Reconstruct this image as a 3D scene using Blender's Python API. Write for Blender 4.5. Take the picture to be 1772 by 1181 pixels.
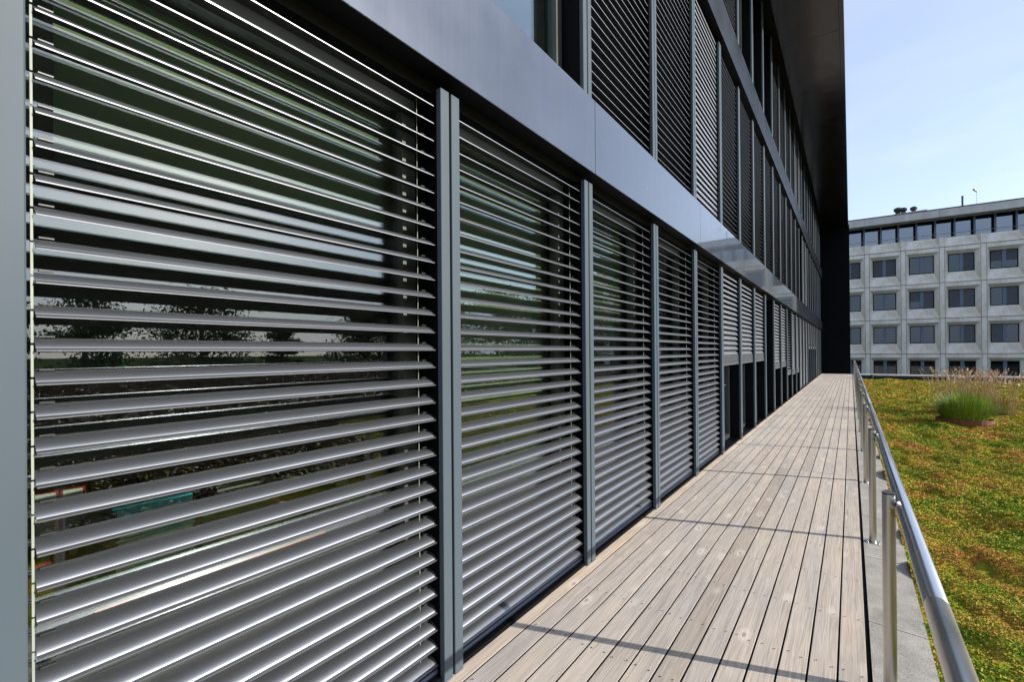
import bpy, math, random
import numpy as np
from mathutils import Matrix, Vector

random.seed(7); rng = np.random.default_rng(7)
R = math.radians
for o in list(bpy.data.objects): bpy.data.objects.remove(o)
scene = bpy.context.scene
col = scene.collection

# ------------------------------------------------------------------ camera
CAM_H = 1.65
yaw, pitch, roll = R(36.2457), R(0.2), R(0.45)
fw = Vector((-math.sin(yaw)*math.cos(pitch), math.cos(yaw)*math.cos(pitch), math.sin(pitch)))
rt = Vector((math.cos(yaw), math.sin(yaw), 0)); up = rt.cross(fw)
r2 = rt*math.cos(roll) - up*math.sin(roll); u2 = up*math.cos(roll) + rt*math.sin(roll)
cam = bpy.data.cameras.new('camera'); cam.sensor_width = 36.0
cam.lens = 800/1772*36; cam.shift_y = 16.81/1772; cam.clip_start = 0.05; cam.clip_end = 6000
camo = bpy.data.objects.new('camera', cam); col.objects.link(camo)
m = Matrix((r2, u2, -fw)).transposed().to_4x4(); m.translation = (0, 0, CAM_H); camo.matrix_world = m
scene.camera = camo

# ------------------------------------------------------------------ sky, sun, exposure
SUN_AZ, SUN_EL = R(71.6), R(23.0)          # azimuth clockwise from +Y
world = bpy.data.worlds.new('World'); scene.world = world; world.use_nodes = True
wn = world.node_tree.nodes; wl = world.node_tree.links; wn.clear()
wout = wn.new('ShaderNodeOutputWorld'); bg = wn.new('ShaderNodeBackground'); bg.inputs['Strength'].default_value = 0.15
sky = wn.new('ShaderNodeTexSky'); sky.sky_type = 'NISHITA'; sky.sun_disc = False
sky.sun_elevation = SUN_EL; sky.sun_rotation = SUN_AZ; sky.altitude = 500
sky.air_density = 1.0; sky.dust_density = 1.1; sky.ozone_density = 2.0
tc = wn.new('ShaderNodeTexCoord'); mp = wn.new('ShaderNodeMapping'); mp.inputs['Scale'].default_value = (2.2, 1.2, 6.0)
no = wn.new('ShaderNodeTexNoise'); no.inputs['Scale'].default_value = 1.6; no.inputs['Detail'].default_value = 7; no.inputs['Distortion'].default_value = 0.7
rp = wn.new('ShaderNodeValToRGB'); rp.color_ramp.elements[0].position = 0.45; rp.color_ramp.elements[1].position = 0.85
rp.color_ramp.elements[0].color = (0.40, 0.40, 0.40, 1); rp.color_ramp.elements[1].color = (0.55, 0.55, 0.55, 1)
mx = wn.new('ShaderNodeMixRGB'); mx.inputs['Color2'].default_value = (3.3, 3.5, 4.15, 1)
wl.new(tc.outputs['Generated'], mp.inputs[0]); wl.new(mp.outputs[0], no.inputs['Vector']); wl.new(no.outputs['Fac'], rp.inputs[0])
# streaks of thin bright cloud over the whole sky
mp2 = wn.new('ShaderNodeMapping'); mp2.inputs['Scale'].default_value = (1.4, 1.0, 4.5); mp2.inputs['Location'].default_value = (3.1, 1.7, 0.4)
no2 = wn.new('ShaderNodeTexNoise'); no2.inputs['Scale'].default_value = 1.25; no2.inputs['Detail'].default_value = 8; no2.inputs['Roughness'].default_value = .55; no2.inputs['Distortion'].default_value = .5
rp2 = wn.new('ShaderNodeValToRGB'); rp2.color_ramp.elements[0].position = 0.50; rp2.color_ramp.elements[1].position = 0.80; rp2.color_ramp.elements[1].color = (.16,.16,.16,1)
# even pale haze band round the horizon
sx = wn.new('ShaderNodeSeparateXYZ'); wl.new(tc.outputs['Generated'], sx.inputs[0])
hz = wn.new('ShaderNodeValToRGB'); hz.color_ramp.elements[0].color = (.80,.80,.80,1); hz.color_ramp.elements[1].position = .28; hz.color_ramp.elements[1].color = (0,0,0,1); hz.color_ramp.interpolation = 'EASE'
wl.new(sx.outputs['Z'], hz.inputs[0]); mx3 = wn.new('ShaderNodeMixRGB'); mx3.inputs['Color2'].default_value = (2.55, 2.9, 3.75, 1)
wl.new(hz.outputs[0], mx3.inputs['Fac']); wl.new(mx.outputs[0], mx3.inputs['Color1'])
mx2 = wn.new('ShaderNodeMixRGB'); mx2.inputs['Color2'].default_value = (6.0, 6.2, 6.8, 1)
wl.new(tc.outputs['Generated'], mp2.inputs[0]); wl.new(mp2.outputs[0], no2.inputs['Vector']); wl.new(no2.outputs['Fac'], rp2.inputs[0]); wl.new(rp2.outputs[0], mx2.inputs['Fac']); wl.new(mx3.outputs[0], mx2.inputs['Color1'])
wl.new(rp.outputs[0], mx.inputs['Fac']); wl.new(sky.outputs[0], mx.inputs['Color1']); wl.new(mx2.outputs[0], bg.inputs['Color']); wl.new(bg.outputs[0], wout.inputs['Surface'])
sd = bpy.data.lights.new('sun', 'SUN'); sd.energy = 3.9; sd.angle = R(0.53); sd.color = (1.0, 0.94, 0.86)
so = bpy.data.objects.new('sun', sd); col.objects.link(so); so.location = (60, 20, 40)
S = Vector((math.cos(SUN_EL)*math.sin(SUN_AZ), math.cos(SUN_EL)*math.cos(SUN_AZ), math.sin(SUN_EL)))
so.rotation_euler = (-S).to_track_quat('-Z', 'Y').to_euler()
vs = scene.view_settings; vs.view_transform = 'Standard'; vs.look = 'None'; vs.exposure = 0.88; vs.gamma = 1.0
scene.cycles.use_denoising = True
scene.cycles.max_bounces = 8; scene.cycles.transparent_max_bounces = 12

# ------------------------------------------------------------------ helpers
class MB:
    def __init__(s): s.v = []; s.f = []
    def add(s, vs_, fs):
        b = len(s.v); s.v += [tuple(p) for p in vs_]; s.f += [tuple(i+b for i in q) for q in fs]; return s
    def box(s, x0, x1, y0, y1, z0, z1):
        return s.add([(x0,y0,z0),(x1,y0,z0),(x1,y1,z0),(x0,y1,z0),(x0,y0,z1),(x1,y0,z1),(x1,y1,z1),(x0,y1,z1)],
                     [(0,3,2,1),(4,5,6,7),(0,1,5,4),(1,2,6,5),(2,3,7,6),(3,0,4,7)])
    def bbox(s, x0, x1, y0, y1, z0, z1, b=0.002):      # box whose edges along Z are chamfered
        p = [(x0+b,y0),(x1-b,y0),(x1,y0+b),(x1,y1-b),(x1-b,y1),(x0+b,y1),(x0,y1-b),(x0,y0+b)]
        n = 8
        return s.add([(a,c,z0) for a,c in p]+[(a,c,z1) for a,c in p],
                     [tuple(range(n))[::-1], tuple(range(n,2*n))]+[(i,(i+1)%n,n+(i+1)%n,n+i) for i in range(n)])
    def extrude_y(s, prof, y0, y1, cap=True):          # closed (x,z) profile along Y
        n = len(prof)
        fs = [(i,n+i,n+(i+1)%n,(i+1)%n) for i in range(n)]
        if cap: fs += [tuple(range(n)), tuple(range(n,2*n))[::-1]]
        return s.add([(x,y0,z) for x,z in prof]+[(x,y1,z) for x,z in prof], fs)
    def tube(s, pts, rad, n=8, cap=True):
        pts = [Vector(p) for p in pts]; rad = rad if hasattr(rad,'__len__') else [rad]*len(pts)
        b = len(s.v)
        for i,p in enumerate(pts):
            d = (pts[min(i+1,len(pts)-1)]-pts[max(i-1,0)]).normalized()
            a = d.orthogonal().normalized() if abs(d.z)<.99 else Vector((1,0,0)); a = (a-d*a.dot(d)).normalized(); c = d.cross(a)
            for k in range(n):
                t = 2*math.pi*k/n; s.v.append(tuple(p+(a*math.cos(t)+c*math.sin(t))*rad[i]))
        for i in range(len(pts)-1):
            for k in range(n):
                s.f.append((b+i*n+k,b+i*n+(k+1)%n,b+(i+1)*n+(k+1)%n,b+(i+1)*n+k))
        if cap:
            s.f.append(tuple(b+k for k in range(n))[::-1]); e = b+(len(pts)-1)*n; s.f.append(tuple(e+k for k in range(n)))
        return s
    def mesh(s, name, mat=None, smooth=False, angle=35):
        me = bpy.data.meshes.new(name); me.from_pydata(s.v, [], s.f); me.update()
        if mat: me.materials.append(mat)
        if smooth:
            me.shade_smooth(); me.set_sharp_from_angle(angle=R(angle))
        return me
    def build(s, name, mat, parent=None, loc=None, smooth=False, angle=35):
        return link(name, s.mesh(name, mat, smooth, angle), parent, loc)
def link(name, me, parent=None, loc=None, rot=None):
    o = bpy.data.objects.new(name, me); col.objects.link(o)
    if parent: o.parent = parent
    if loc: o.location = loc
    if rot: o.rotation_euler = rot
    return o
def empty(name, loc=(0,0,0), parent=None, rz=0):
    o = link(name, None, parent, loc); o.empty_display_size = .1; o.rotation_euler.z = rz; return o
def tag(o, label=None, cat=None, group=None, kind=None):
    if label: o['label'] = label
    if cat: o['category'] = cat
    if group: o['group'] = group
    if kind: o['kind'] = kind
    return o
def mesh_np(name, verts, faces, mat, smooth=False):        # fast builder, all faces same size
    me = bpy.data.meshes.new(name); n, k = faces.shape
    me.vertices.add(len(verts)); me.vertices.foreach_set('co', verts.astype(np.float32).ravel())
    me.loops.add(n*k); me.loops.foreach_set('vertex_index', faces.astype(np.int32).ravel())
    me.polygons.add(n); me.polygons.foreach_set('loop_start', np.arange(0, n*k, k, dtype=np.int32))
    me.update(calc_edges=True); me.materials.append(mat)
    if smooth: me.shade_smooth()
    return me
ORD = ['first','second','third','fourth','fifth','sixth','seventh','eighth','ninth','tenth','eleventh','twelfth','thirteenth','fourteenth',
       'fifteenth','sixteenth','seventeenth','eighteenth','nineteenth','twentieth','twenty-first','twenty-second','twenty-third','twenty-fourth','twenty-fifth']

# ------------------------------------------------------------------ materials
class NT:
    def __init__(s, name):
        s.m = bpy.data.materials.new(name); s.m.use_nodes = True; s.t = s.m.node_tree; s.n = s.t.nodes; s.b = s.n['Principled BSDF']
    def node(s, typ, **kw):
        x = s.n.new(typ)
        for k, v in kw.items():
            if k in ('operation','blend_type','feature','distance','use_clamp','data_type','bands_direction','wave_type','object','vector_type'): setattr(x, k, v)
            else: x.inputs[k.replace('_',' ')].default_value = v
        return x
    def l(s, a, b): s.t.links.new(a, b)
    def coords(s, scale=(1,1,1), kind='Object', loc=None):
        c = s.n.new('ShaderNodeTexCoord'); mp = s.n.new('ShaderNodeMapping'); mp.inputs['Scale'].default_value = scale
        if loc is not None: s.l(loc, mp.inputs['Location'])
        s.l(c.outputs[kind], mp.inputs[0]); return mp.outputs[0]
    def noise(s, vec, scale, detail=4, rough=.55, dist=0):
        x = s.node('ShaderNodeTexNoise', Scale=scale, Detail=detail, Roughness=rough, Distortion=dist); s.l(vec, x.inputs['Vector']); return x.outputs['Fac']
    def ramp(s, fac, stops):
        x = s.n.new('ShaderNodeValToRGB'); e = x.color_ramp.elements
        while len(e) < len(stops): e.new(.5)
        for q, (p, c) in zip(e, stops): q.position = p; q.color = (*c, 1) if hasattr(c,'__len__') else (c, c, c, 1)
        s.l(fac, x.inputs[0]); return x.outputs[0]
    def mix(s, fac, a, b, bt='MIX'):
        x = s.n.new('ShaderNodeMixRGB'); x.blend_type = bt
        for v, i in ((fac, 0), (a, 1), (b, 2)):
            if hasattr(v, 'is_linked') or hasattr(v, 'links'): s.l(v, x.inputs[i])
            elif i == 0: x.inputs[0].default_value = v
            else: x.inputs[i].default_value = (*v, 1)
        return x.outputs[0]
    def math(s, op, a, b=None):
        x = s.n.new('ShaderNodeMath'); x.operation = op
        for v, i in ((a, 0), (b, 1)):
            if v is None: continue
            if hasattr(v, 'links'): s.l(v, x.inputs[i])
            else: x.inputs[i].default_value = v
        return x.outputs[0]
    def bump(s, h, strength, dist=.01):
        x = s.node('ShaderNodeBump', Strength=strength, Distance=dist); s.l(h, x.inputs['Height']); s.l(x.outputs[0], s.b.inputs['Normal'])
    def set(s, **kw):
        for k, v in kw.items():
            i = s.b.inputs[k.replace('_',' ')]
            if hasattr(v, 'links'): s.l(v, i)
            elif k == 'Base_Color': i.default_value = (*v, 1)
            else: i.default_value = v
        return s.m

def metal(name, c, metallic=.5, rough=.35, streak=(60,60,3), var=.12, coat=0.0, bump=0.0, spec=.5):
    t = NT(name); v = t.coords(streak); n = t.noise(v, 1.0, 4); v2 = t.coords((1,1,1)); n2 = t.noise(v2, 1.7, 3)
    f = t.ramp(n, [(.3, 1-var), (.7, 1+var*.6)]); f2 = t.ramp(n2, [(.3, 1-var*.6), (.7, 1+var*.5)])
    c1 = t.mix(1, c, f, 'MULTIPLY'); c2 = t.mix(1, c1, f2, 'MULTIPLY')
    t.set(Base_Color=c2, Metallic=metallic, Roughness=t.ramp(n2, [(.3, rough*.85), (.75, rough*1.2)]), Coat_Weight=coat, Coat_Roughness=.04, Specular_IOR_Level=spec)
    if bump: t.bump(t.noise(t.coords((.8,.8,.8)), 1.4, 1), bump, .02)
    return t.m
def plain(name, c, rough=.6, metallic=0.0, var=.15, scale=6):
    t = NT(name); n = t.noise(t.coords(), scale, 5); f = t.ramp(n, [(.3, 1-var), (.7, 1+var)])
    t.set(Base_Color=t.mix(1, c, f, 'MULTIPLY'), Roughness=rough, Metallic=metallic); return t.m

M = {}
def slat_paint(name):
    t = NT(name); oi = t.n.new('ShaderNodeObjectInfo'); cmb = t.n.new('ShaderNodeCombineXYZ'); r = t.math('MULTIPLY', oi.outputs['Random'], 50.0); t.l(r, cmb.inputs[1])
    v = t.coords((1,1,1), loc=cmb.outputs[0]); soft = t.noise(v, 2.2, 2); dust = t.noise(v, 210, 2, .5)
    c = t.mix(1, (.235,.247,.262), t.ramp(soft, [(.2, .93), (.8, 1.05)]), 'MULTIPLY')
    c = t.mix(t.ramp(dust, [(.66, 0.0), (.74, .4)]), c, (.45,.44,.42))
    t.set(Base_Color=c, Metallic=.88, Roughness=.46, Coat_Weight=.55, Coat_Roughness=.16); return t.m
M['slat'] = slat_paint('slat_paint')
M['post'] = metal('post_paint', (.074,.094,.109), .0, .40, (8,8,1), .05, spec=.13)
M['fascia'] = metal('fascia_metal', (.07,.081,.103), .7, .30, (1,34,.25), .07, coat=1.0, bump=.006)
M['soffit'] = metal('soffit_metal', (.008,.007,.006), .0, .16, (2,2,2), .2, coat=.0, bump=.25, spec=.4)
M['black'] = metal('black_cladding', (.004,.0045,.006), .0, .6, (1,1,1), .2, spec=.06)
M['frame'] = metal('frame_paint', (.035,.038,.036), .1, .4, (4,4,1), .1)
M['frame_band'] = metal('frame_band', (.075,.08,.068), .1, .4, (4,4,1), .1)
M['navy'] = metal('rail_paint', (.06,.075,.11), .6, .3, (3,3,3), .1)
M['chain'] = plain('chain_plastic', (.25,.28,.23), .6)
M['steel'] = metal('brushed_steel', (.58,.56,.53), 1.0, .33, (160,160,2), .12)
M['rail'] = metal('handrail_steel', (.66,.66,.66), 1.0, .26, (120,1.5,120), .08)
M['dark'] = plain('dark_void', (.01,.01,.01), .8)
M['room_wall'] = plain('room_wall_paint', (.42,.43,.38), .8, var=.05)
M['room_floor'] = plain('carpet', (.05,.045,.04), .95)
M['room_ceiling'] = plain('ceiling_paint', (.5,.5,.46), .85, var=.04)
M['olive'] = plain('olive_screen_fabric', (.20,.235,.15), .85, var=.06, scale=2)

def glass(name, tint, base, gain):
    t = NT(name); t.n.remove(t.b); out = [n for n in t.n if n.type == 'OUTPUT_MATERIAL'][0]
    lw = t.node('ShaderNodeLayerWeight', Blend=.5); p = t.math('POWER', lw.outputs['Facing'], 3.0); fac = t.math('MINIMUM', t.math('ADD', t.math('MULTIPLY', p, gain), base), 1.0)
    tr = t.node('ShaderNodeBsdfTransparent', Color=(*tint, 1)); gl = t.node('ShaderNodeBsdfGlossy', Roughness=0.0, Color=(.86,.93,1.0,1))
    bn = t.node('ShaderNodeBump', Strength=.03, Distance=.02); t.l(t.noise(t.coords((.7,.7,.7)), 1.3, 1), bn.inputs['Height']); t.l(bn.outputs[0], gl.inputs['Normal'])
    mxs = t.n.new('ShaderNodeMixShader'); t.l(fac, mxs.inputs[0]); t.l(tr.outputs[0], mxs.inputs[1]); t.l(gl.outputs[0], mxs.inputs[2]); t.l(mxs.outputs[0], out.inputs['Surface'])
    return t.m
M['glass'] = glass('window_glass', (.82,.87,.82), .13, .83)
M['slat_under'] = metal('slat_underside_shade', (.012,.012,.012), .0, .5, (3,1.2,3), .06, spec=.2)  # slat underside colour with its shade painted in
M['board_side'] = plain('dark_board_side', (.03,.025,.02), .9)
M['attic_glass'] = glass('attic_glass', (.30,.36,.44), .22, .5)
M['far_glass'] = glass('tinted_glass', (.28,.34,.42), .085, .5)

def wood(name, tints):
    t = NT(name); oi = t.n.new('ShaderNodeObjectInfo')
    cmb = t.n.new('ShaderNodeCombineXYZ'); r = t.math('MULTIPLY', oi.outputs['Random'], 37.0)
    for i in range(3): t.l(r, cmb.inputs[i])
    grain_v = t.coords((60, 1.5, 60), loc=cmb.outputs[0]); fine_v = t.coords((300, 5, 300), loc=cmb.outputs[0]); kn_v = t.coords((8.2, 3.4, 1), loc=cmb.outputs[0]); big_v = t.coords((3, .9, 3), loc=cmb.outputs[0])
    g = t.noise(grain_v, 1.0, 5, .6, 1.2); fi = t.noise(fine_v, 1.0, 3, .6, .5); bg_ = t.noise(big_v, 1.0, 3)
    vo = t.node('ShaderNodeTexVoronoi', Scale=1.0, Randomness=1.0); t.l(kn_v, vo.inputs['Vector'])
    knot = t.ramp(vo.outputs['Distance'], [(.0, 1.0), (.07, .8), (.11, 0.0)]); halo = t.ramp(vo.outputs['Distance'], [(.06, 0.0), (.14, 1.0), (.34, 0.0)])
    sep = t.n.new('ShaderNodeSeparateColor'); t.l(vo.outputs['Color'], sep.inputs[0]); keep = t.ramp(sep.outputs[0], [(.58, 0.0), (.80, 1.0)]); knot = t.math('MULTIPLY', knot, keep); halo = t.math('MULTIPLY', halo, keep)
    base = t.ramp(oi.outputs['Random'], tints)
    c = t.mix(1, base, t.ramp(g, [(.25, .68), (.5, 1.0), (.75, 1.17)]), 'MULTIPLY')
    c = t.mix(1, c, t.ramp(fi, [(.3, .74), (.65, 1.08)]), 'MULTIPLY')
    c = t.mix(1, c, t.ramp(bg_, [(.3, (.88,.90,.94)), (.7, (1.08,1.04,.98))]), 'MULTIPLY')
    c = t.mix(t.math('MULTIPLY', halo, .42), c, (.78,.71,.63)); c = t.mix(t.math('MULTIPLY', knot, .6), c, (.25,.17,.11))
    t.set(Base_Color=c, Roughness=.78, Specular_IOR_Level=.3)
    h = t.math('ADD', t.math('MULTIPLY', fi, .7), t.math('ADD', g, t.math('MULTIPLY', knot, .8)))
    t.bump(h, .35, .0025); return t.m
M['wood'] = wood('weathered_larch', [(0, (.45,.395,.34)), (.3, (.53,.475,.415)), (.6, (.49,.43,.37)), (.85,(.51,.45,.39)), (1, (.42,.365,.31))])
M['wood_pale'] = wood('pale_larch', [(0, (.58,.47,.36)), (1, (.62,.51,.40))])

def concrete(name, c, stain, scale=1.0, speck=.2, bump=.3):
    t = NT(name); v = t.coords((scale,)*3, 'Object'); n1 = t.noise(v, 1.1, 6, .65); n2 = t.noise(v, 45, 3, .7); n3 = t.noise(t.coords((scale*3, scale*3, scale*.5)), 1.3, 5)
    cc = t.mix(t.ramp(n1, [(.42, 0.0), (.68, .75)]), c, stain)
    cc = t.mix(1, cc, t.ramp(n2, [(.3, 1-speck), (.7, 1+speck)]), 'MULTIPLY'); cc = t.mix(1, cc, t.ramp(n3, [(.3, .85), (.7, 1.08)]), 'MULTIPLY')
    t.set(Base_Color=cc, Roughness=.9, Specular_IOR_Level=.2); t.bump(n2, bump, .004); return t.m
M['curb'] = concrete('curb_concrete', (.29,.275,.25), (.42,.40,.36), 3, .38, .8)
M['precast'] = concrete('precast_concrete', (.80,.76,.675), (.48,.425,.30), .55, .16)
M['cornice'] = concrete('cornice_concrete', (.58,.565,.54), (.48,.46,.42), .5, .08)

def leafmat(name, stops, rough=.6):
    t = NT(name); gi = t.n.new('ShaderNodeNewGeometry'); c = t.ramp(gi.outputs['Random Per Island'], stops)
    t.set(Base_Color=c, Roughness=rough, Specular_IOR_Level=.3); return t.m
def sedum(name, leaf):
    t = NT(name); v = t.coords((1,1,1)); patch = t.noise(v, 1.1, 4, .6, .4); p2 = t.noise(v, 5.0, 4, .65); p3 = t.noise(v, 38, 4, .7)
    if leaf:
        gi = t.n.new('ShaderNodeNewGeometry'); rnd = gi.outputs['Random Per Island']
    else: rnd = p3
    k = t.math('ADD', t.math('MULTIPLY', rnd, .36), t.math('ADD', t.math('MULTIPLY', patch, .74), t.math('MULTIPLY', p2, .50)))
    c = t.ramp(k, [(.53,(.07,.15,.014)), (.71,(.19,.29,.024)), (.82,(.41,.35,.045)), (.91,(.52,.29,.065)), (1.0,(.48,.17,.08))])
    t.set(Base_Color=c, Roughness=.85, Specular_IOR_Level=.12 if leaf else .0)
    if leaf: t.b.inputs['Subsurface Weight'].default_value = 0
    else: t.bump(t.math('ADD', p3, p2), .9, .05)
    return t.m
M['sedum'] = sedum('sedum_mat', False); M['sedum_leaf'] = sedum('sedum_leaves', True)
M['sedum_red'] = leafmat('red_sedum_leaves', [(0,(.05,.035,.012)), (.5,(.12,.045,.025)), (.85,(.17,.06,.03)), (1,(.12,.10,.03))]) ; M['soil'] = plain('soil', (.045,.028,.018), 1.0)
M['blade'] = leafmat('sedge_blades', [(0,(.08,.17,.015)), (.5,(.19,.31,.02)), (.93,(.34,.40,.04)), (1,(.6,.5,.3))])
M['tan'] = leafmat('tan_plumes', [(0,(.28,.16,.09)), (.5,(.48,.33,.20)), (1,(.66,.54,.38))])
M['tan_blade'] = leafmat('dry_blades', [(0,(.12,.15,.03)), (.5,(.30,.24,.07)), (1,(.42,.32,.16))])
M['leaf'] = leafmat('tree_leaves', [(0,(.03,.055,.015)), (.6,(.05,.085,.022)), (1,(.075,.10,.03))])
M['bark'] = plain('bark', (.08,.06,.045), .9)
M['meadow'] = plain('meadow', (.06,.08,.03), 1.0, var=.3, scale=.05); M['meadow'].node_tree.nodes['Principled BSDF'].inputs['Specular IOR Level'].default_value = 0
M['rust'] = plain('rusty_steel', (.16,.055,.025), .8, var=.3, scale=12)
M['white_metal'] = plain('white_coping', (.72,.72,.72), .4, var=.03)
M['bitumen'] = plain('bitumen', (.03,.03,.03), .85)

# ------------------------------------------------------------------ setting: ground far below, roof garden
def plane(name, x0, x1, y0, y1, z, mat, kind='structure', label=None, cat=None):
    o = MB().add([(x0,y0,z),(x1,y0,z),(x1,y1,z),(x0,y1,z)], [(0,1,2,3)]).build(name, mat); tag(o, label, cat, kind=kind); return o
plane('ground', -2500, 2500, -2500, 2500, -8.2, M['meadow'])
W = rng.normal(size=(26,2)); W = W/np.linalg.norm(W,axis=1,keepdims=True)*np.exp(rng.uniform(np.log(4), np.log(40), 26))[:,None]; PH = rng.uniform(0, 6.28, 26)
def hgt(x, y):
    h = 0
    for (a, b), p in zip(W, PH): h = h + np.sin(a*x+b*y+p)*(.055/np.hypot(a,b)**.9)
    return h - .045
def ground_grid(x0, x1, y0, y1, step):
    nx = int((x1-x0)/step)+1; ny = int((y1-y0)/step)+1
    X, Y = np.meshgrid(np.linspace(x0,x1,nx), np.linspace(y0,y1,ny)); Z = hgt(X, Y)
    v = np.stack([X,Y,Z],-1).reshape(-1,3); i = np.arange(ny-1)[:,None]*nx+np.arange(nx-1)[None,:]
    return v, np.stack([i, i+1, i+nx+1, i+nx],-1).reshape(-1,4)
v1, f1 = ground_grid(.345, 12, -1, 33.25, .085)
v2 = np.array([(12,-15,-.04),(36,-15,-.04),(36,33.25,-.04),(12,33.25,-.04),(.345,-15,-.04),(12,-15,-.04),(12,-1,-.04),(.345,-1,-.04)], float)
so_ = link('sedum_ground', mesh_np('sedum_ground', np.vstack([v1, v2]), np.vstack([f1, np.array([[0,1,2,3],[4,5,6,7]])+len(v1)]), M['sedum'], True)); tag(so_, kind='structure')
so_.data.materials.append(M['soil']); so_.data.polygons[len(f1)].material_index = 1
def scatter(x0, x1, y0, y1, dens, size, wedge=None):
    n = int((x1-x0)*(y1-y0)*dens); x = rng.uniform(x0,x1,n); y = rng.uniform(y0,y1,n)
    if wedge: k = wedge(x, y); x = x[k]; y = y[k]; n = len(x)
    z = hgt(x, y); a = rng.uniform(0, 2*np.pi, n); el = rng.uniform(.15, 1.3, n); L = size*rng.uniform(.6, 1.4, n); w = L*rng.uniform(.28,.5,n)
    d = np.stack([np.cos(a)*np.cos(el), np.sin(a)*np.cos(el), np.sin(el)],-1); s = np.stack([-np.sin(a), np.cos(a), np.zeros(n)],-1)
    b = np.stack([x, y, z],-1)
    v = np.stack([b, b+d*(L*.55)[:,None]+s*w[:,None], b+d*L[:,None]+np.stack([0*a,0*a,-L*.12],-1), b+d*(L*.55)[:,None]-s*w[:,None]],1).reshape(-1,3)
    return v, np.arange(4*n).reshape(n,4)
parts_ = [scatter(.35, 2.0, .8, 6, 17000, .0125), scatter(.35, 3.4, 6, 12, 7500, .018), scatter(.35, 6, 12, 20, 2400, .028), scatter(.35, 10, 20, 33.2, 700, .046), scatter(3.4, 8, 6, 12, 500, .05)]
wav = lambda y, p: .8*np.sin(.55*y+p)+.45*np.sin(1.7*y+2*p)+.25*np.sin(4.1*y)
red_ = [scatter(1.1, 8.5, -5, 8, 1700, .042, lambda x, y: (x > 1.45+.25*wav(y, 1)+.22*np.abs(y))*(y < 6.6+.7*wav(x, 2))), scatter(12, 36, -8, 33, 110, .14), scatter(6, 12, -8, 20, 260, .09, lambda x, y: x > 7.2+wav(y, 3)+.07*np.abs(y)),
        scatter(8, 12.4, 20, 33, 140, .12, lambda x, y: x > 10.3+wav(y, 3))]
def stack(ps):
    off = 0; vv = []; ff = []
    for v, f in ps: vv.append(v); ff.append(f+off); off += len(v)
    return vv, ff
vv, ff = stack(red_); sp2 = link('red_sedum_plants', mesh_np('red_sedum_plants', np.vstack(vv), np.vstack(ff), M['sedum_red'])); tag(sp2, 'dark red-brown sedum on the tree side of the roof', 'sedum', kind='stuff')
vv, ff = stack(parts_)
sp = link('sedum_plants', mesh_np('sedum_plants', np.vstack(vv), np.vstack(ff), M['sedum_leaf'])); tag(sp, 'low red, orange and green sedum covering the flat roof', 'sedum', kind='stuff')

# curb of concrete slabs between deck and planting
cr = empty('curb'); tag(cr, kind='structure')
y = -2.02
while y < 38.4:
    e = min(y+1.12, 38.5); MB().add([(.075,y+.004,-.020),(.348,y+.004,-.034),(.348,e-.004,-.034),(.075,e-.004,-.020),(.075,y+.004,-.2),(.348,y+.004,-.2),(.348,e-.004,-.2),(.075,e-.004,-.2)],
        [(0,1,2,3),(0,4,5,1),(1,5,6,2),(2,6,7,3),(3,7,4,0)]).build('curb_slab', M['curb'], cr); y = e

# timber deck
dk = empty('deck'); tag(dk, kind='structure')
BP = .126
def board_mesh(w, L, mat):
    b = .0012; t = .028; p = [(-w/2,-t),(w/2,-t),(w/2,-b),(w/2-b,0),(-w/2+b,0),(-w/2,-b)]
    me = MB().extrude_y(p, 0, L).mesh('deck_board', mat); me.materials.append(M['board_side'])
    for i in (0, 1, 5, 6, 7): me.polygons[i].material_index = 1
    return me
cache = {}
for i in range(13):
    xr = .057-BP*i; xc = xr-BP/2+.0035-.0035
    js = [-3.0, 1.45, 7.45, 13.45, 19.45, 25.45, 31.45, 38.6]
    extra = [round(q+random.choice([1.8,2.4,3.0,3.6,4.2]),2) for q in js[2:6] if random.random() < .5]
    js = sorted(js+extra)
    for a, b in zip(js[:-1], js[1:]):
        L = round(b-a-.004, 3)
        if L not in cache: cache[L] = board_mesh(BP-.0095, L, M['wood'])
        link('deck_board', cache[L], dk, (xc, a, random.uniform(-.0012,.0012)))
for a, b in zip([-3,1.45,7.45,13.45,19.45,25.45,31.45],[1.45,7.45,13.45,19.45,25.45,31.45,38.6]):
    link('edge_board', board_mesh(.062+.05, b-a-.004, M['wood_pale']), dk, (-1.585-.056, a, -.0005))
mb = MB()
for i in range(13):
    for j in range(22):
        yj = 1.75+.585*j
        for sx in (-.035, .035):
            cx = .057-BP*(i+.5)+sx+random.uniform(-.006,.006); cy = yj+random.uniform(-.012,.012); r = .0048
            mb.add([(cx+r*math.cos(k*math.pi/3), cy+r*math.sin(k*math.pi/3), .0032) for k in range(6)]+[(cx,cy,.0022)], [(k,(k+1)%6,6) for k in range(6)])
s_ = mb.build('screw_heads', M['dark'], dk); tag(s_, kind='stuff')
MB().box(-1.9, .07, -3, 38.6, -.2, -.05).build('deck_substructure', M['dark'], dk)

# ------------------------------------------------------------------ office building
XF, XFA, XG = -1.645, -1.585, -1.88
YB = [.213]+[1.725+1.55*k for k in range(25)]; YEND = 38.95
FL = [(0.0, 2.98, 3.027), (3.60, 6.56, 6.60), (7.18, 10.06, 10.10)]
ob = empty('office_building'); tag(ob, 'dark metal office building with slatted blinds beside the timber deck', 'building')
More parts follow.
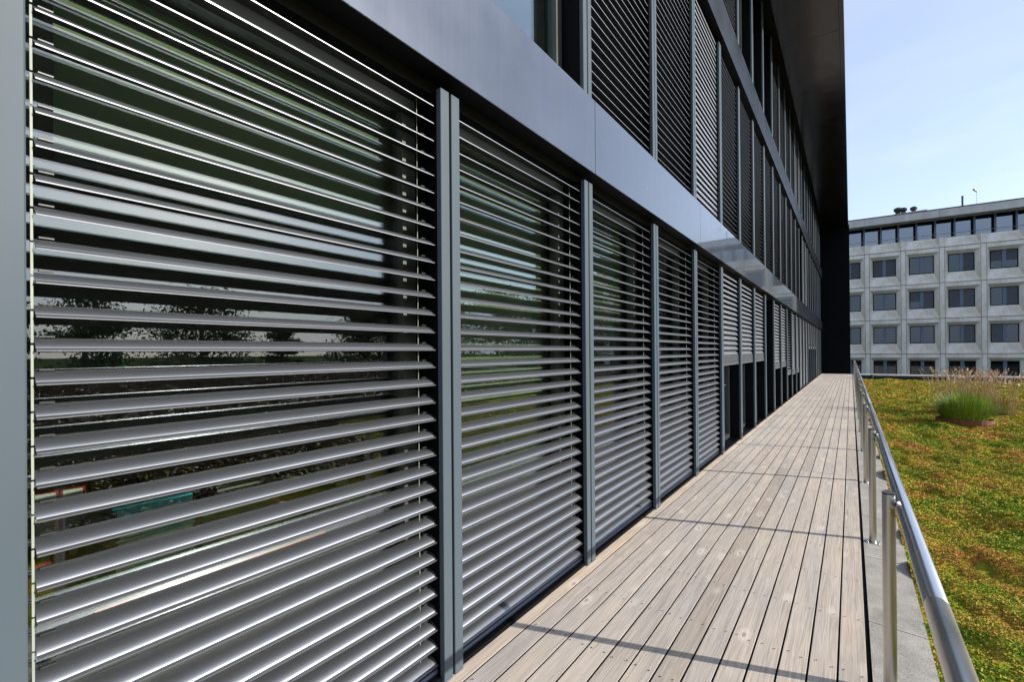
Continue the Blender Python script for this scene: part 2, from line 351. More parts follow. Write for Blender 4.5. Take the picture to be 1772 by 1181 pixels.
# wide column at the near end
MB().bbox(-1.80, XF, -1.6, .213, -.04, 2.985, .004).build('cladding_column', M['post'], ob)
MB().box(-1.95, -1.70, -8, -1.61, -.04, 10.1).build('end_cladding', M['black'], ob)
MB().box(-1.95, -1.70, -1.6, .213, 3.6, 6.58).build('end_cladding', M['black'], ob)
MB().box(-1.95, -1.70, -1.6, .213, 7.18, 10.1).build('end_cladding', M['black'], ob)
pm = {f: MB().bbox(-.032, 0, 0, .061, z0-(.0 if f else .0), z1, .0025).mesh('mullion_post', M['post']) for f, (z0, z1, _) in enumerate(FL)}
for f in range(3):
    for k in range(1, 25):
        if f == 2 and k < 3: continue
        for s in (-.069, .008): link('mullion_post', pm[f], ob, (XF, YB[k]+s, 0))
# fascia panels, 2 storeys, joints every second mullion
fy = [YB[k] for k in range(2, 25, 2)]; fy = [fy[0]-6.2, fy[0]-3.1]+fy+[YEND]
for z0, z1 in ((3.027, 3.60), (6.60, 7.18)):
    for a, b in zip(fy[:-1], fy[1:]):
        if b-a < .2: continue
        p = [(XFA-.14, z0+.012), (XFA-.003, z0), (XFA, z0+.003), (XFA, z1-.003), (XFA-.003, z1), (XFA-.30, z1+.002), (XFA-.30, z1-.02), (XFA-.14, z1-.02)]
        fp = MB().extrude_y(p, a+.0035, b-.0035).build('fascia_panel', M['fascia'], ob); fp.data.materials.append(M['black'])
        for i in (0, 5, 6, 7): fp.data.polygons[i].material_index = 1
    MB().box(-2.3, XFA-.16, -8, YEND, z0-.03, z1-.03).build('slab_edge', M['dark'], ob)
# windows
def window_meshes(w, h, door):
    fr = MB(); x0, x1 = XG-.03, XG+.045; b = .085
    fr.box(x0, x1, 0, b, 0, h); fr.box(x0, x1, w-b, w, 0, h); fr.box(x0, x1, b, w-b, 0, .075); fr.box(x0, x1, b, w-b, h-.08, h)
    if door: fr.box(x0, x1+.01, w*.52-.045, w*.52+.045, .075, h-.08)
    return fr.mesh('window', M['frame_band' if not door else 'frame']), MB().box(XG-.006, XG+.006, b-.01, w-b+.01, .065, h-.07).mesh('pane', M['glass'])
wm = {}
DOORS = {5,6,7,8,9,10,11,12,13,17,18,19,20}
for f, (z0, z1, zf) in enumerate(FL):
    for b in range(0, 24):
        if f == 1 and b < 1 or f == 2 and b < 4: continue
        ya, yb = (YB[b]+.069 if b else -.35), YB[b+1]-.069
        key = (f, round(yb-ya, 3), f == 0 and b in DOORS)
        if key not in wm: wm[key] = window_meshes(yb-ya, z1-z0-.03, key[2])
        zz = z0+(.03 if f == 0 else .0)
        wo = link('window', wm[key][0], ob, (0, ya, zz)); link('pane', wm[key][1], wo)
        if key[2]:
            w = yb-ya
            for yy in (w*.52-.02,):
                MB().tube([(XG+.055, yy, 1.02), (XG+.10, yy, 1.02), (XG+.10, yy-.12, 1.02)], .011, 6).build('handle', M['steel'], wo)
            for zh in (.55, 2.0): MB().box(XG+.045, XG+.075, .085, .105, zh, zh+.08).build('hinge', M['dark'], wo)
    MB().box(-2.0, XG-.03, -.4, YEND, z0-.02, z0+.028).build('window_sill', M['frame'], ob)
# dark jambs between windows
for f, (z0, z1, zf) in enumerate(FL):
    jm = MB().box(XG-.12, XF-.034, -.062, .062, z0, z1).mesh('jamb', M['black'])
    for k in range(1, 25): link('jamb', jm, ob, (0, YB[k], 0))
MB().box(-1.95, -1.665, -1.6, YEND, -.12, .024).build('plinth', M['black'], ob)
MB().box(-1.95, -1.66, YB[23]+.1, YEND, 0, 3.02).build('end_cladding', M['black'], ob)
# rooms
for f, (z0, z1, zf) in enumerate(FL):
    MB().box(-8, -2.0, -8, YEND, z0-.3, z0+.02).build('room_floor', M['room_floor'], ob)
    MB().box(-8, -2.0, -8, YEND, z1, z1+.02).build('room_ceiling', M['room_ceiling'], ob)
    MB().box(-8.2, -8, -8, YEND, z0, z1).build('room_wall', M['room_wall'], ob)
    for k in (0, 3, 7, 11, 15, 19): 
        yk = YB[k]-.65 if k == 0 else YB[k]
        MB().box(-8, -2.02, yk-.05, yk+.05, z0+.02, z1).build('room_wall', M['room_wall'], ob)
# roof, soffit, end wall, podium
MB().box(-14, -.075, -8, 39.4, 10.19, 10.75).build('roof', M['black'], ob)
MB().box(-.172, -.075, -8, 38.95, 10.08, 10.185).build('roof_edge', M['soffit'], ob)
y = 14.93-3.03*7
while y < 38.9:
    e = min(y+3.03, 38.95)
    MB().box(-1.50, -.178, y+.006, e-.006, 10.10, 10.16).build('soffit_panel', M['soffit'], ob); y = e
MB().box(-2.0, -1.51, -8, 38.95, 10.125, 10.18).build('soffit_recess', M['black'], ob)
MB().box(-14, -.03, 38.955, 39.4, -8.2, 10.18).build('end_wall', M['black'], ob)
MB().box(-14, -13.7, -8, 38.95, -8.2, 10.18).build('rear_wall', M['black'], ob)
MB().box(-13.7, -8.2, -8.3, -8, -8.2, 10.18).build('near_wall', M['black'], ob)
MB().box(-13.9, 36.0, -15, 33.3, -8.2, -.22).build('podium', M['cornice'], ob)
MB().box(-13.6, .34, 33.31, 38.9, -8.2, -.22).build('podium', M['cornice'], ob)

# parapet at the far and the sunny side of the roof garden
pw = empty('parapet_wall', (0,0,0)); tag(pw, 'low dark parapet with a white metal coping at the end of the sedum roof', 'parapet')
MB().box(.36, 36.3, 33.32, 33.6, -.2, .165).build('upstand', M['bitumen'], pw)
MB().box(.30, 36.35, 33.27, 33.66, .168, .245).build('coping', M['white_metal'], pw)
pw2 = empty('parapet_wall', (0,0,0)); tag(pw2, 'low parapet with white coping along the tree side of the sedum roof', 'parapet')
MB().box(36.02, 36.3, -15, 33.31, -.2, .165).build('upstand', M['bitumen'], pw2)
MB().box(35.97, 36.36, -15, 33.26, .168, .245).build('coping', M['white_metal'], pw2)

# ------------------------------------------------------------------ blinds
PITCH = .088
def slat_profile(tilt):
    top = [(-.091,.0085),(-.088,.0125),(-.074,.0150),(-.058,.0152),(-.042,.0128),(-.029,.0082),(-.019,.0024),(-.0135,-.0020),(-.0115,-.0048),(-.0095,-.0040),(-.003,-.0062),(.0,-.0074)]
    bot = [(.0,-.0112),(-.0105,-.0075),(-.020,-.0005),(-.030,.0056),(-.042,.0103),(-.058,.0128),(-.074,.0126),(-.086,.0105)]
    c, s = math.cos(tilt), math.sin(tilt); P = []
    for x, z in top+bot: P.append((x*c+z*s+0.0, -x*s+z*c))   # outer edge stays at the pivot, inner edge rises
    return P
TILT = {'open': R(7), 'half': R(40), 'closed': R(56)}
def under(me, n):      # underside faces coloured near black, shade below each slat painted in
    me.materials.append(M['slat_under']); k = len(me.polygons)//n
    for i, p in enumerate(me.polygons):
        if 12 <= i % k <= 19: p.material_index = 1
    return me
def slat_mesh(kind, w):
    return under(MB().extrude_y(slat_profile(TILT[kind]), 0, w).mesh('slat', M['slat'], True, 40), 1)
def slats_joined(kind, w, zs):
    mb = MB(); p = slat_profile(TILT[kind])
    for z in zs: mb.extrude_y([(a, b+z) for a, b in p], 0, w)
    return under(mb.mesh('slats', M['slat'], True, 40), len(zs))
def stack_mesh(w):
    p = []; n = 9; h = .135
    for i in range(n):
        p += [(-.012, .03+h*i/n), (.002, .03+h*(i+.35)/n), (.002, .03+h*(i+.8)/n)]
    p += [(-.02, .03+h+.006), (-.07, .03+h+.004), (-.085, .03+h-.01), (-.085, .0), (.0, .0), (.004, .006), (.004, .026)]
    return MB().extrude_y(p, 0, w).mesh('slat_stack', M['slat'], True, 30)
bc = {}
XS = -1.682
def make_blind(f, b, kind, zbot, near):
    z0 = FL[f][0]; ya, yb = YB[b]+(.073 if b else .022), YB[b+1]-.075; w = round(yb-ya, 3)
    zs_all = [z0+PITCH*(k+1) for k in range(33)]
    zs = [z for z in zs_all if z > z0+zbot+(.16 if zbot > .2 else .0)]
    root = empty('venetian_blind', (XS, ya, z0))
    if near:
        if ('s', kind, w) not in bc: bc[('s', kind, w)] = slat_mesh(kind, w)
        for z in zs: link('slat', bc[('s', kind, w)], root, (random.uniform(-.0008,.0008), 0, z-z0+random.uniform(-.001,.001)), (random.uniform(-.0007,.0007), random.gauss(0,.011), 0))
    else:
        key = ('j', kind, w, len(zs), f)
        if key not in bc: bc[key] = slats_joined(kind, w, [z-z0 for z in zs])
        tag(link('slats', bc[key], root), kind='stuff')
    # bottom rail or stack of gathered slats
    if zbot > .2:
        if ('st', w) not in bc: bc[('st', w)] = stack_mesh(w)
        link('slat_stack', bc[('st', w)], root, (0, 0, zbot))
    else:
        if ('br', w) not in bc: bc[('br', w)] = MB().extrude_y([(-.05,.034),(-.008,.034),(-.002,.040),(-.002,.052),(-.008,.060),(-.03,.066),(-.05,.062)], 0, w).mesh('bottom_rail', M['navy'], True, 50)
        link('bottom_rail', bc[('br', w)], root, (0, 0, 0))
    zb, zt = (zbot if zbot > .2 else .05), 2.93
    if near:
        # guide cord and the chain of links that carries the slat ends
        for yy in (.09, w-.07):
            if abs(yy-.09) < 1e-6 and b == 0: continue
            MB().tube([(-.055, yy, zb), (-.055, yy, zt)], .0022, 5).build('guide_cord', M['chain'], root)
        for yy, s in (((-.006, -1),) if b == 0 else ()):
            mb = MB()
            for z in zs:
                zl = z-z0
                if zl+PITCH < zt: mb.add([(-.014,yy-.0026,zl+.012),(-.014,yy+.0026,zl+.012),(-.016,yy+.0026,zl+PITCH+.006),(-.016,yy-.0026,zl+PITCH+.006),(-.018,yy-.0026,zl+.012),(-.018,yy+.0026,zl+.012),(-.020,yy+.0026,zl+PITCH+.006),(-.020,yy-.0026,zl+PITCH+.006)],
                    [(0,1,2,3),(7,6,5,4),(0,4,5,1),(3,2,6,7),(0,3,7,4),(1,5,6,2)])
            tag(mb.build('slat_chain', M['chain'], root), kind='stuff')
        mb = MB()
        for z in zs:
            for yy in (.012, w-.045):
                zl = z-z0+.0275; mb.box(-.066, -.052, yy, yy+.03, zl, zl+.004)
        tag(mb.build('slat_clip', M['frame'], root), kind='stuff')
    MB().box(-.13, -.075, 0, w, zt+.05, zt+.09).build('head_rail', M['black'], root)
    st = {'open': 'slats open', 'half': 'slats half closed', 'closed': 'slats closed and bright'}[kind]
    rs = ', pulled partly up' if zbot > .2 else ''
    if f == 0: lab = f'{ORD[b]} blind from the wide column along the deck, {st}{rs}'
    else: lab = f'blind on the {"middle" if f == 1 else "top"} floor above the {ORD[b]} deck-level bay, {st}'
    tag(root, lab, 'blind', ['grey blinds along the deck','grey blinds on the middle floor','grey blinds on the top floor'][f])
for b in range(0, 5): make_blind(0, b, 'open', 0, True)
for b in (5,6,7): make_blind(0, b, 'half', 1.40, False)
for b in (9,10): make_blind(0, b, 'half', 1.13, False)
make_blind(0, 11, 'open', .82, False)
for b in (12,13): make_blind(0, b, 'half', .77, False)
for b in (14,15,16): make_blind(0, b, 'half', 0, False)
for b in (17,18,19,20): make_blind(0, b, 'half', 1.70, False)
for b in (21,22): make_blind(0, b, 'half', 0, False)
for b in (2,3): make_blind(1, b, 'open', 0, True)
make_blind(1, 4, 'closed', 0, True)
for b in (5,6,7,8,9,10,11,12,13,17,18,19,20,21,22): make_blind(1, b, 'open', 0, False)
for b in (15,16): make_blind(1, b, 'closed', 0, False)
for b in (4,5,9,10,11,12,16,17,18): make_blind(2, b, 'open', 0, False)
for b in (13,14,20,21): make_blind(2, b, 'closed', 0, False)

# inner roller screens
def roller(b, zbot, lab):
    ya, yb = YB[b]+.1, YB[b+1]-.1; w = yb-ya
    r = empty('roller_screen', (-1.97, ya, 0)); tag(r, lab, 'roller blind', 'olive roller screens behind the glass')
    MB().box(-.002, .002, 0, w, zbot, 2.9).build('fabric', M['olive'], r); MB().tube([(0,0,zbot-.01),(0,w,zbot-.01)], .012, 6).build('hem_bar', M['frame_band'], r)
roller(0, 2.28, 'olive roller screen lowered a little behind the first blind from the wide column')
roller(1, .75, 'olive roller screen lowered low behind the second blind from the wide column')
roller(2, 1.75, 'olive roller screen lowered halfway behind the third blind from the wide column')

# ------------------------------------------------------------------ desk and office things behind the first blind
def col_mat(n, c, rough=.5): return plain(n, c, rough, var=.06)
dm = empty('desk', (-2.05, .28, 0)); tag(dm, 'dark desk with an orange front edge behind the first blind', 'desk')
MB().box(-.95, -.004, 0, 2.3, .764, .800).build('desk_top', col_mat('desk_dark', (.06,.05,.045), .4), dm)
MB().box(-.003, .004, .14, .98, .768, .803).build('edge_strip', col_mat('orange_edge', (.65,.22,.06), .5), dm)
for xx, yy in ((-.9,.05),(-.05,.05),(-.9,2.22),(-.05,2.22)): MB().box(xx-.02, xx+.02, yy-.02, yy+.02, .02, .763).build('leg', M['frame'], dm)
red = col_mat('binder_red', (.35,.02,.02)); wht = col_mat('label_white', (.62,.63,.62)); teal = col_mat('teal_card', (.05,.36,.48), .25); clear = col_mat('plastic_sleeves', (.42,.50,.46), .2)
orange = col_mat('orange_card', (.7,.2,.04)); yellow = col_mat('yellow_card', (.75,.5,.06)); green = col_mat('green_card', (.03,.16,.10)); paper = col_mat('paper', (.72,.72,.70)); blue = col_mat('blue_card', (.05,.2,.45))
def binder(y, lab):
    r = empty('ring_binder', (-2.50, y, .801)); tag(r, lab, 'binder', 'red binders on the desk'); r.rotation_euler.z = R(-12)
    MB().box(-.28, 0, 0, .072, 0, .33).build('cover', red, r)
    l1 = MB().box(0.0005, .0025, .008, .064, .13, .23).build('label_plate', wht, r); l2 = MB().box(0.0005, .0025, .008, .064, .25, .32).build('label_plate', wht, r)
    MB().tube([(.001, .036, .075), (.006, .036, .075)], .013, 10).build('finger_ring', M['steel'], r)
binder(.335, 'red ring binder with white labels on the desk, beside the cladding column'); binder(.413, 'red ring binder with white labels on the desk, beside the folder pile')
def pile(name, x, y, w, d, layers, lab, cat, rz=0, group=None):
    r = empty(name, (x, y, .801), rz=R(rz)); tag(r, lab, cat, group); z = .0
    for h, mt in layers:
        h *= 1.0 if name != 'folder_pile' else 1.5
        j = [random.uniform(-.008,.008) for _ in range(4)]
        MB().add([(-d+j[0],j[1],z),(j[2],j[3],z),(j[2],w+j[1],z),(-d+j[0],w+j[3],z),(-d+j[0],j[1],z+h),(j[2],j[3],z+h*.9),(j[2],w+j[1],z+h),(-d+j[0],w+j[3],z+h)],
                 [(0,3,2,1),(4,5,6,7),(0,1,5,4),(1,2,6,5),(2,3,7,6),(3,0,4,7)]).build('folder', mt, r); z += h+.001
pile('folder_pile', -2.13, .50, .25, .30, [(.008,paper),(.012,clear),(.01,wht),(.012,clear),(.02,clear),(.016,wht),(.008,teal),(.022,clear),(.008,teal),(.018,clear),(.02,clear),(.014,clear),(.018,teal)], 'pile of clear sleeves and folders with a teal card on top', 'folders', 6)
pile('folder_pile', -2.12, .79, .28, .30, [(.01,wht),(.012,orange),(.016,clear),(.02,M['olive']),(.018,clear),(.012,yellow),(.02,clear)], 'pile of clear sleeves with yellow and orange cards on the desk', 'folders', -4)
pile('book_pile', -2.22, 1.52, .26, .2, [(.02,green),(.014,teal),(.016,paper),(.012,yellow)], 'small pile of green, blue and cream books on the desk', 'books', 14)
pile('paper_stack', -2.32, 1.12, .30, .21, [(.01,paper),(.006,orange),(.006,paper)], 'loose white papers with an orange sheet on the desk', 'papers', 25)
pile('paper_stack', -2.7, 1.05, .30, .21, [(.05,orange),(.05,paper),(.02,paper)], 'thick pile of white papers over orange folders at the back of the desk', 'papers', -18)
pile('paper_stack', -2.75, 1.75, .30, .21, [(.10,blue),(.02,paper),(.03,blue)], 'blue folders under a white sheet at the back of the desk', 'papers', 10)
pc = empty('pencil_cup', (-2.45, 1.62, .801)); tag(pc, 'clear cup of pens and pencils on the desk', 'pencil cup')
MB().tube([(0,0,0),(0,0,.1)], .035, 10).build('cup', clear, pc)
for i, mt in enumerate((orange, red, M['steel'], yellow, blue)):
    a = i*1.3; MB().tube([(.015*math.cos(a),.015*math.sin(a),.03),(.05*math.cos(a),.05*math.sin(a),.2)], .005, 5).build('pencil', mt, pc)

# ------------------------------------------------------------------ railing
rl = empty('railing', (.14, 0, 0)); tag(rl, 'stainless steel railing with round handrail along the deck edge', 'railing')
pmesh = MB()
n = 16; pr = [(.0265*math.cos(2*math.pi*k/n), .0265*math.sin(2*math.pi*k/n)) for k in range(n)]
pmesh.add([(a,b,-.02) for a,b in pr]+[(a,b,.955) for a,b in pr], [(k,(k+1)%n,n+(k+1)%n,n+k) for k in range(n)])
pme = pmesh.mesh('post', M['steel'], True)
cap = MB().tube([(0,0,.9552),(0,0,.962)], .0268, 16).mesh('post_cap', M['frame'])
plate = MB().box(-.05, .05, -.05, .05, -.026, -.018).mesh('base_plate', M['steel'])
bolt = MB().tube([(0,0,-.0178),(0,0,-.008)], .007, 6).mesh('bolt', M['steel'])
brk = MB().box(.015, .05, -.014, .014, .865, .90).mesh('bracket', M['steel'])
for k in range(-1, 16):
    yk = 2.86+2.22*k
    p = link('post', pme, rl, (0, yk, 0)); link('post_cap', cap, p); link('base_plate', plate, p); link('bracket', brk, p)
    for sx in (-.037,.037): link('bolt', bolt, p, (sx, -.037, 0))
hs = [-3.0, 1.80, 7.9, 14.0, 20.1, 26.2, 32.3, 38.3]
for a, b in zip(hs[:-1], hs[1:]):
    rr = [.0285,.030,.030,.0285]; MB().tube([(.054,a+.0006,.905),(.054,a+.004,.905),(.054,b-.004,.905),(.054,b-.0006,.905)], rr, 28).build('handrail', M['rail'], rl, smooth=True, angle=50)

# ------------------------------------------------------------------ planting on the roof
def blades(n, r0, hmin, hmax, spread, width, seg=4, droop=.5):
    a = rng.uniform(0, 2*np.pi, n); rr = r0*np.sqrt(rng.uniform(0,1,n)); H = rng.uniform(hmin, hmax, n); sp_ = spread*rng.uniform(.15,1,n)*(0.35+rr/r0)
    a2 = a+rng.normal(0,.5,n); base = np.stack([rr*np.cos(a), rr*np.sin(a), np.zeros(n)],-1); sd_ = np.stack([-np.sin(a2), np.cos(a2), np.zeros(n)],-1)
    V = []; 
    for i in range(seg+1):
        t = i/seg; out = sp_*t**1.6; z = H*(t - droop*np.clip(sp_/spread,0,1)*t**2.6*.6)
        c = base+np.stack([np.cos(a2)*out, np.sin(a2)*out, z],-1); w = width*(1-.85*t)
        V += [c+sd_*w, c-sd_*w]
    V = np.stack(V,1).reshape(-1,3); k = 2*(seg+1); F = np.array([[2*i,2*i+1,2*i+3,2*i+2] for i in range(seg)])
    return V, (np.arange(n)[:,None,None]*k+F[None]).reshape(-1,4)
sg = empty('sedge_clump', (2.05, 14.45, -.04)); tag(sg, 'dense bright green sedge clump inside a rusty steel ring', 'grass clump')
V, F = blades(3600, .36, .52, .86, .42, .0045, 5, .75); link('blades', mesh_np('blades', V, F, M['blade']), sg)
rg = empty('planter_ring', (2.05, 14.45, -.04)); tag(rg, 'rusty steel edging ring around the green sedge clump', 'planter')
mb = MB(); n = 28
for k in range(n):
    a0, a1 = 2*math.pi*k/n, 2*math.pi*(k+1)/n
    q = lambda r_, a_, z_: (r_*math.cos(a_), r_*.9*math.sin(a_), z_)
    mb.add([q(.49,a0,0),q(.49,a1,0),q(.49,a1,.12),q(.49,a0,.12),q(.475,a0,0),q(.475,a1,0),q(.475,a1,.12),q(.475,a0,.12)], [(0,1,2,3),(7,6,5,4),(3,2,6,7)])
mb.build('edging', M['rust'], rg)
def plume_clump(x, y, n, r0, h, lab):
    r = empty('feather_grass', (x, y, -.04)); tag(r, lab, 'grass clump', 'tan feather grass clumps behind the green sedge')
    V, F = blades(n*6, r0, h*.3, h*.7, .42, .004, 4, .6); link('blades', mesh_np('blades', V, F, M['tan_blade']), r)
    mb = MB()
    for i in range(n):
        a = random.uniform(0,6.28); rr = r0*random.random()**.5; hh = h*random.uniform(.72,1.0); o_ = random.uniform(.05,.42); a2 = a+random.gauss(0,.5)
        p0 = Vector((rr*math.cos(a), rr*math.sin(a), 0)); tip = p0+Vector((math.cos(a2)*o_, math.sin(a2)*o_, hh)); b0 = p0.lerp(tip,.82)
        mb.tube([p0, p0.lerp(b0,.5)-Vector((math.cos(a2),math.sin(a2),0))*o_*.12, b0], .0025, 3, False)
        d = (tip-b0)+Vector((math.cos(a2),math.sin(a2),-.2))*.05
        for j in range(9):
            t = j/9; c = b0+d*t; l = .07*(1-.5*t); e = Vector((random.gauss(0,1),random.gauss(0,1),.7)).normalized()*l
            s = e.cross(d).normalized()*.008; mb.add([c-s, c+s, c+e+d*.12], [(0,1,2)])
    mb.build('plumes', M['tan'], r)
for x, y, n, r0, h, t in ((2.15,16.6,85,.28,1.22,'tan feather grass clump beside the dark stake'),(2.62,16.9,95,.30,1.26,'tan feather grass clump right behind the green sedge'),(3.05,16.7,60,.24,1.16,'tan feather grass clump with leaning plumes, farthest from the deck')):
    plume_clump(x, y, n, r0, h, t)
tag(MB().bbox(1.93, 1.985, 16.2, 16.255, -.06, .46, .006).build('garden_stake', M['bitumen']), 'dark short stake standing among the tan feather grass', 'stake')
vp = empty('roof_vent', (.95, 32.9, -.05)); tag(vp, 'small black vent stub in front of the white coping', 'vent')
MB().tube([(0,0,0),(0,0,.22)], .05, 10).build('pipe', M['bitumen'], vp); MB().tube([(0,0,.221),(0,0,.28)], [.08,.05], 10).build('hood', M['bitumen'], vp)

# ------------------------------------------------------------------ far concrete office block
fb = empty('concrete_office_block', (0, 56, 0), rz=math.atan(.05)); tag(fb, 'pale precast concrete office block with splayed window bays', 'building')
BW, FH = 2.68, 3.195; X0 = 1.13-BW*4; NCOL = 13; ZTOP = 10.82
def bay_panel():
    mb = MB(); D = .46
    xo0, xo1, zo0, zo1 = .40, BW-.035, .02, FH-.38; xi0, xi1, zi0, zi1 = .66, BW-.31, .95, FH-.66
    mb.box(0.02, .345, -.03, .3, 0, FH-.045)                                       # rib
    mb.add([(.375,0,FH-.045),(BW-.005,0,FH-.045),(BW-.005,0,zo1),(.375,0,zo1),(.375,.06,FH-.045),(BW-.005,.06,FH-.045)], [(0,3,2,1),(0,1,5,4)])       # lintel band
    O = [(xo0,0,zo0),(xo1,0,zo0),(xo1,0,zo1),(xo0,0,zo1)]; I = [(xi0,D,zi0),(xi1,D,zi0),(xi1,D,zi1),(xi0,D,zi1)]
    mb.add(O+I, [(0,1,5,4),(1,2,6,5),(2,3,7,6),(3,0,4,7)])
    mb.add([(.375,0,0),(xo0,0,zo0),(xo0,0,zo1),(.375,0,zo1)], [(0,1,2,3)]); mb.add([(xo1,0,zo0),(BW-.005,0,0),(BW-.005,0,zo1),(xo1,0,zo1)], [(0,1,2,3)])
    mb.add([(.375,0,0),(BW-.005,0,0),(xo1,0,zo0),(xo0,0,zo0)], [(0,1,2,3)])
    mb.add([(.375,0,0),(BW-.005,0,0),(BW-.005,.4,0),(.365,.4,0)], [(3,2,1,0)])
    return mb.mesh('facade_panel', M['precast']), (xi0, xi1, zi0, zi1, D)
bpan, (xi0, xi1, zi0, zi1, D) = bay_panel()
M['blue_frame'] = metal('blue_grey_frame', (.10,.14,.20), .2, .4, (2,2,2), .1)
M['far_blind'] = plain('far_blind', (.04,.045,.055), .5)
wmid = (xi0+xi1)/2
fwm = MB().box(xi0-.02, xi0+.05, D-.03, D+.05, zi0, zi1).box(xi1-.05, xi1+.02, D-.03, D+.05, zi0, zi1).box(xi0+.05, xi1-.05, D-.03, D+.05, zi0, zi0+.06).box(xi0+.05, xi1-.05, D-.03, D+.05, zi1-.06, zi1).mesh('window', M['black'])
mulm = MB().box(wmid-.12, wmid+.12, D-.06, D+.045, zi0+.06, zi1-.06).mesh('centre_mullion', M['blue_frame'])
pl = MB().box(xi0+.05, wmid-.12, D+.0, D+.012, zi0+.06, zi1-.06).mesh('pane', M['far_glass']); pr_ = MB().box(wmid+.12, xi1-.05, D, D+.012, zi0+.06, zi1-.06).mesh('pane', M['far_glass'])
def louvre(x0, x1, zb):
    mb = MB(); z = zb+.06
    while z < zi1-.08: mb.add([(x0,D-.035,z),(x1,D-.035,z),(x1,D-.015,z+.075),(x0,D-.015,z+.075)], [(0,1,2,3)]); z += .09
    return mb.mesh('louvre', M['far_blind'])
lv = {(s, h): louvre(*((xi0+.055, wmid-.125) if s == 0 else (wmid+.125, xi1-.055)), zi0 if h == 0 else zi0+.6) for s in (0,1) for h in (0,1)}
pat = {(0,4):'FF',(0,5):'--',(0,6):'-F',(0,7):'HH',(0,3):'-F',(1,5):'HF',(1,6):'FF',(1,7):'-F',(1,4):'--',(1,3):'--',(2,6):'-F',(2,7):'F-',(2,5):'--',(2,4):'--',(2,3):'--'}
for r in range(6):
    zb = ZTOP-FH*(r+1)
    for c in range(NCOL):
        xb = X0+BW*c
        link('facade_panel', bpan, fb, (xb, 0, zb)); w_ = link('window', fwm, fb, (xb, 0, zb)); link('centre_mullion', mulm, w_); link('pane', pl, w_); link('pane', pr_, w_)
        pt = pat.get((r, c), ''.join(random.choice('--FH') for _ in range(2)) if r < 3 else '--')
        for s, ch in enumerate(pt):
            if ch != '-': link('louvre', lv[(s, 0 if ch == 'F' else 1)], w_)
# attic parapet panels
ap = MB(); ap.box(.008, .355, -.03, .5, .0, .83)
ap.add([(.365,.0,0),(BW-.005,.0,0),(BW-.30,.30,.86),(.62,.30,.86),(.365,.0,.80),(BW-.005,0,.80)], [(0,1,2,3),(0,3,4),(1,5,2)])
ap.add([(.365,.0,.80),(.62,.30,.86),(.62,.5,.86),(.365,.5,.80)], [(0,1,2,3)]); ap.add([(.62,.30,.86),(BW-.30,.30,.86),(BW-.30,.5,.86),(.62,.5,.86)], [(0,1,2,3)]); ap.add([(BW-.30,.30,.86),(BW-.005,0,.80),(BW-.005,.5,.80),(BW-.30,.5,.86)], [(0,1,2,3)])
apm = ap.mesh('attic_panel', M['precast'])
xe = X0+BW*NCOL
for c in range(NCOL): link('attic_panel', apm, fb, (X0+BW*c, 0, ZTOP+.01))
MB().box(X0, xe, .52, 14, ZTOP-.02, ZTOP+.35).build('terrace_slab', M['cornice'], fb)
MB().box(X0, xe, .62, 14, -8.2, ZTOP-.05).build('core', M['dark'], fb)
# attic glazing
aw = 1.31; na = int((xe-X0)/aw)
awm = MB().box(-.14, .0, 1.12, 1.35, ZTOP+.36, 13.5).mesh('mullion', M['black']); awm2 = MB().box(0.002, .15, 1.16, 1.35, ZTOP+.36, 13.5).mesh('mullion', M['blue_frame'])
apn = MB().box(.152, aw-.142, 1.24, 1.252, ZTOP+.40, 13.18).mesh('attic_pane', M['attic_glass'])
for k in range(na):
    xk = 2.42+aw*(k-round((2.42-X0)/aw))
    link('mullion', awm, fb, (xk,0,0)); link('mullion', awm2, fb, (xk,0,0)); link('attic_pane', apn, fb, (xk,0,0))
MB().box(X0, xe, 1.18, 1.4, 13.19, 13.6).build('attic_lintel', M['black'], fb)
MB().box(X0, xe, 2.6, 2.8, ZTOP+.36, 13.6).build('attic_wall', M['dark'], fb)
x = X0
while x < xe-.1:
    e = min(x+5.36, xe); MB().box(x+.01, e-.01, -.18, 14.2, 13.50, 14.17).build('cornice_panel', M['cornice'], fb); x = e
MB().box(X0-.02, xe+.02, -.21, 14.2, 14.175, 14.25).build('roof_flashing', M['frame'], fb)
# thin guard rail on the attic terrace
gr_ = MB().tube([(X0, .25, 12.02), (xe, .25, 12.02)], .022, 6).build('guard_rail', M['steel'], fb)
gp = MB().tube([(0,.25,ZTOP+.6),(0,.25,12.0)], .02, 6).mesh('guard_post', M['steel'])
for c in range(NCOL): link('guard_post', gp, fb, (X0+BW*c+.1, 0, 0))
# roof top things
def onroof(xl, yl): return fb.matrix_basis @ Vector((xl, yl, 14.25))
bpy.context.view_layer.update()
rv = empty('roof_plant', fb.matrix_world @ Vector((4.0, 1.2, 14.25)), rz=math.atan(.05)); tag(rv, 'low grey plinth with three dark ventilator heads on the concrete roof', 'ventilator')
MB().add([(-.9,0,0),(1.9,0,0),(1.9,1,0),(-.9,1,0),(-.5,0,.35),(1.9,0,.42),(1.9,1,.42),(-.5,1,.35)], [(0,3,2,1),(4,5,6,7),(0,1,5,4),(1,2,6,5),(2,3,7,6),(3,0,4,7)]).build('plinth', M['cornice'], rv)
for xx, s in ((-.15,.36),(.25,.32),(1.0,.30)): MB().tube([(xx,.5,.40),(xx,.5,.42+s*.5),(xx,.5,.42+s*.9),(xx,.5,.42+s*1.5),(xx,.5,.42+s*1.75)], [s*.55,s*.55,s*.95,s*.85,s*.3], 12).build('ventilator_head', M['bitumen'], rv, smooth=True)
dmv = empty('roof_dome', fb.matrix_world @ Vector((1.4, 1.4, 14.25)), rz=math.atan(.05)); tag(dmv, 'low dark skylight dome on the concrete roof edge', 'skylight')
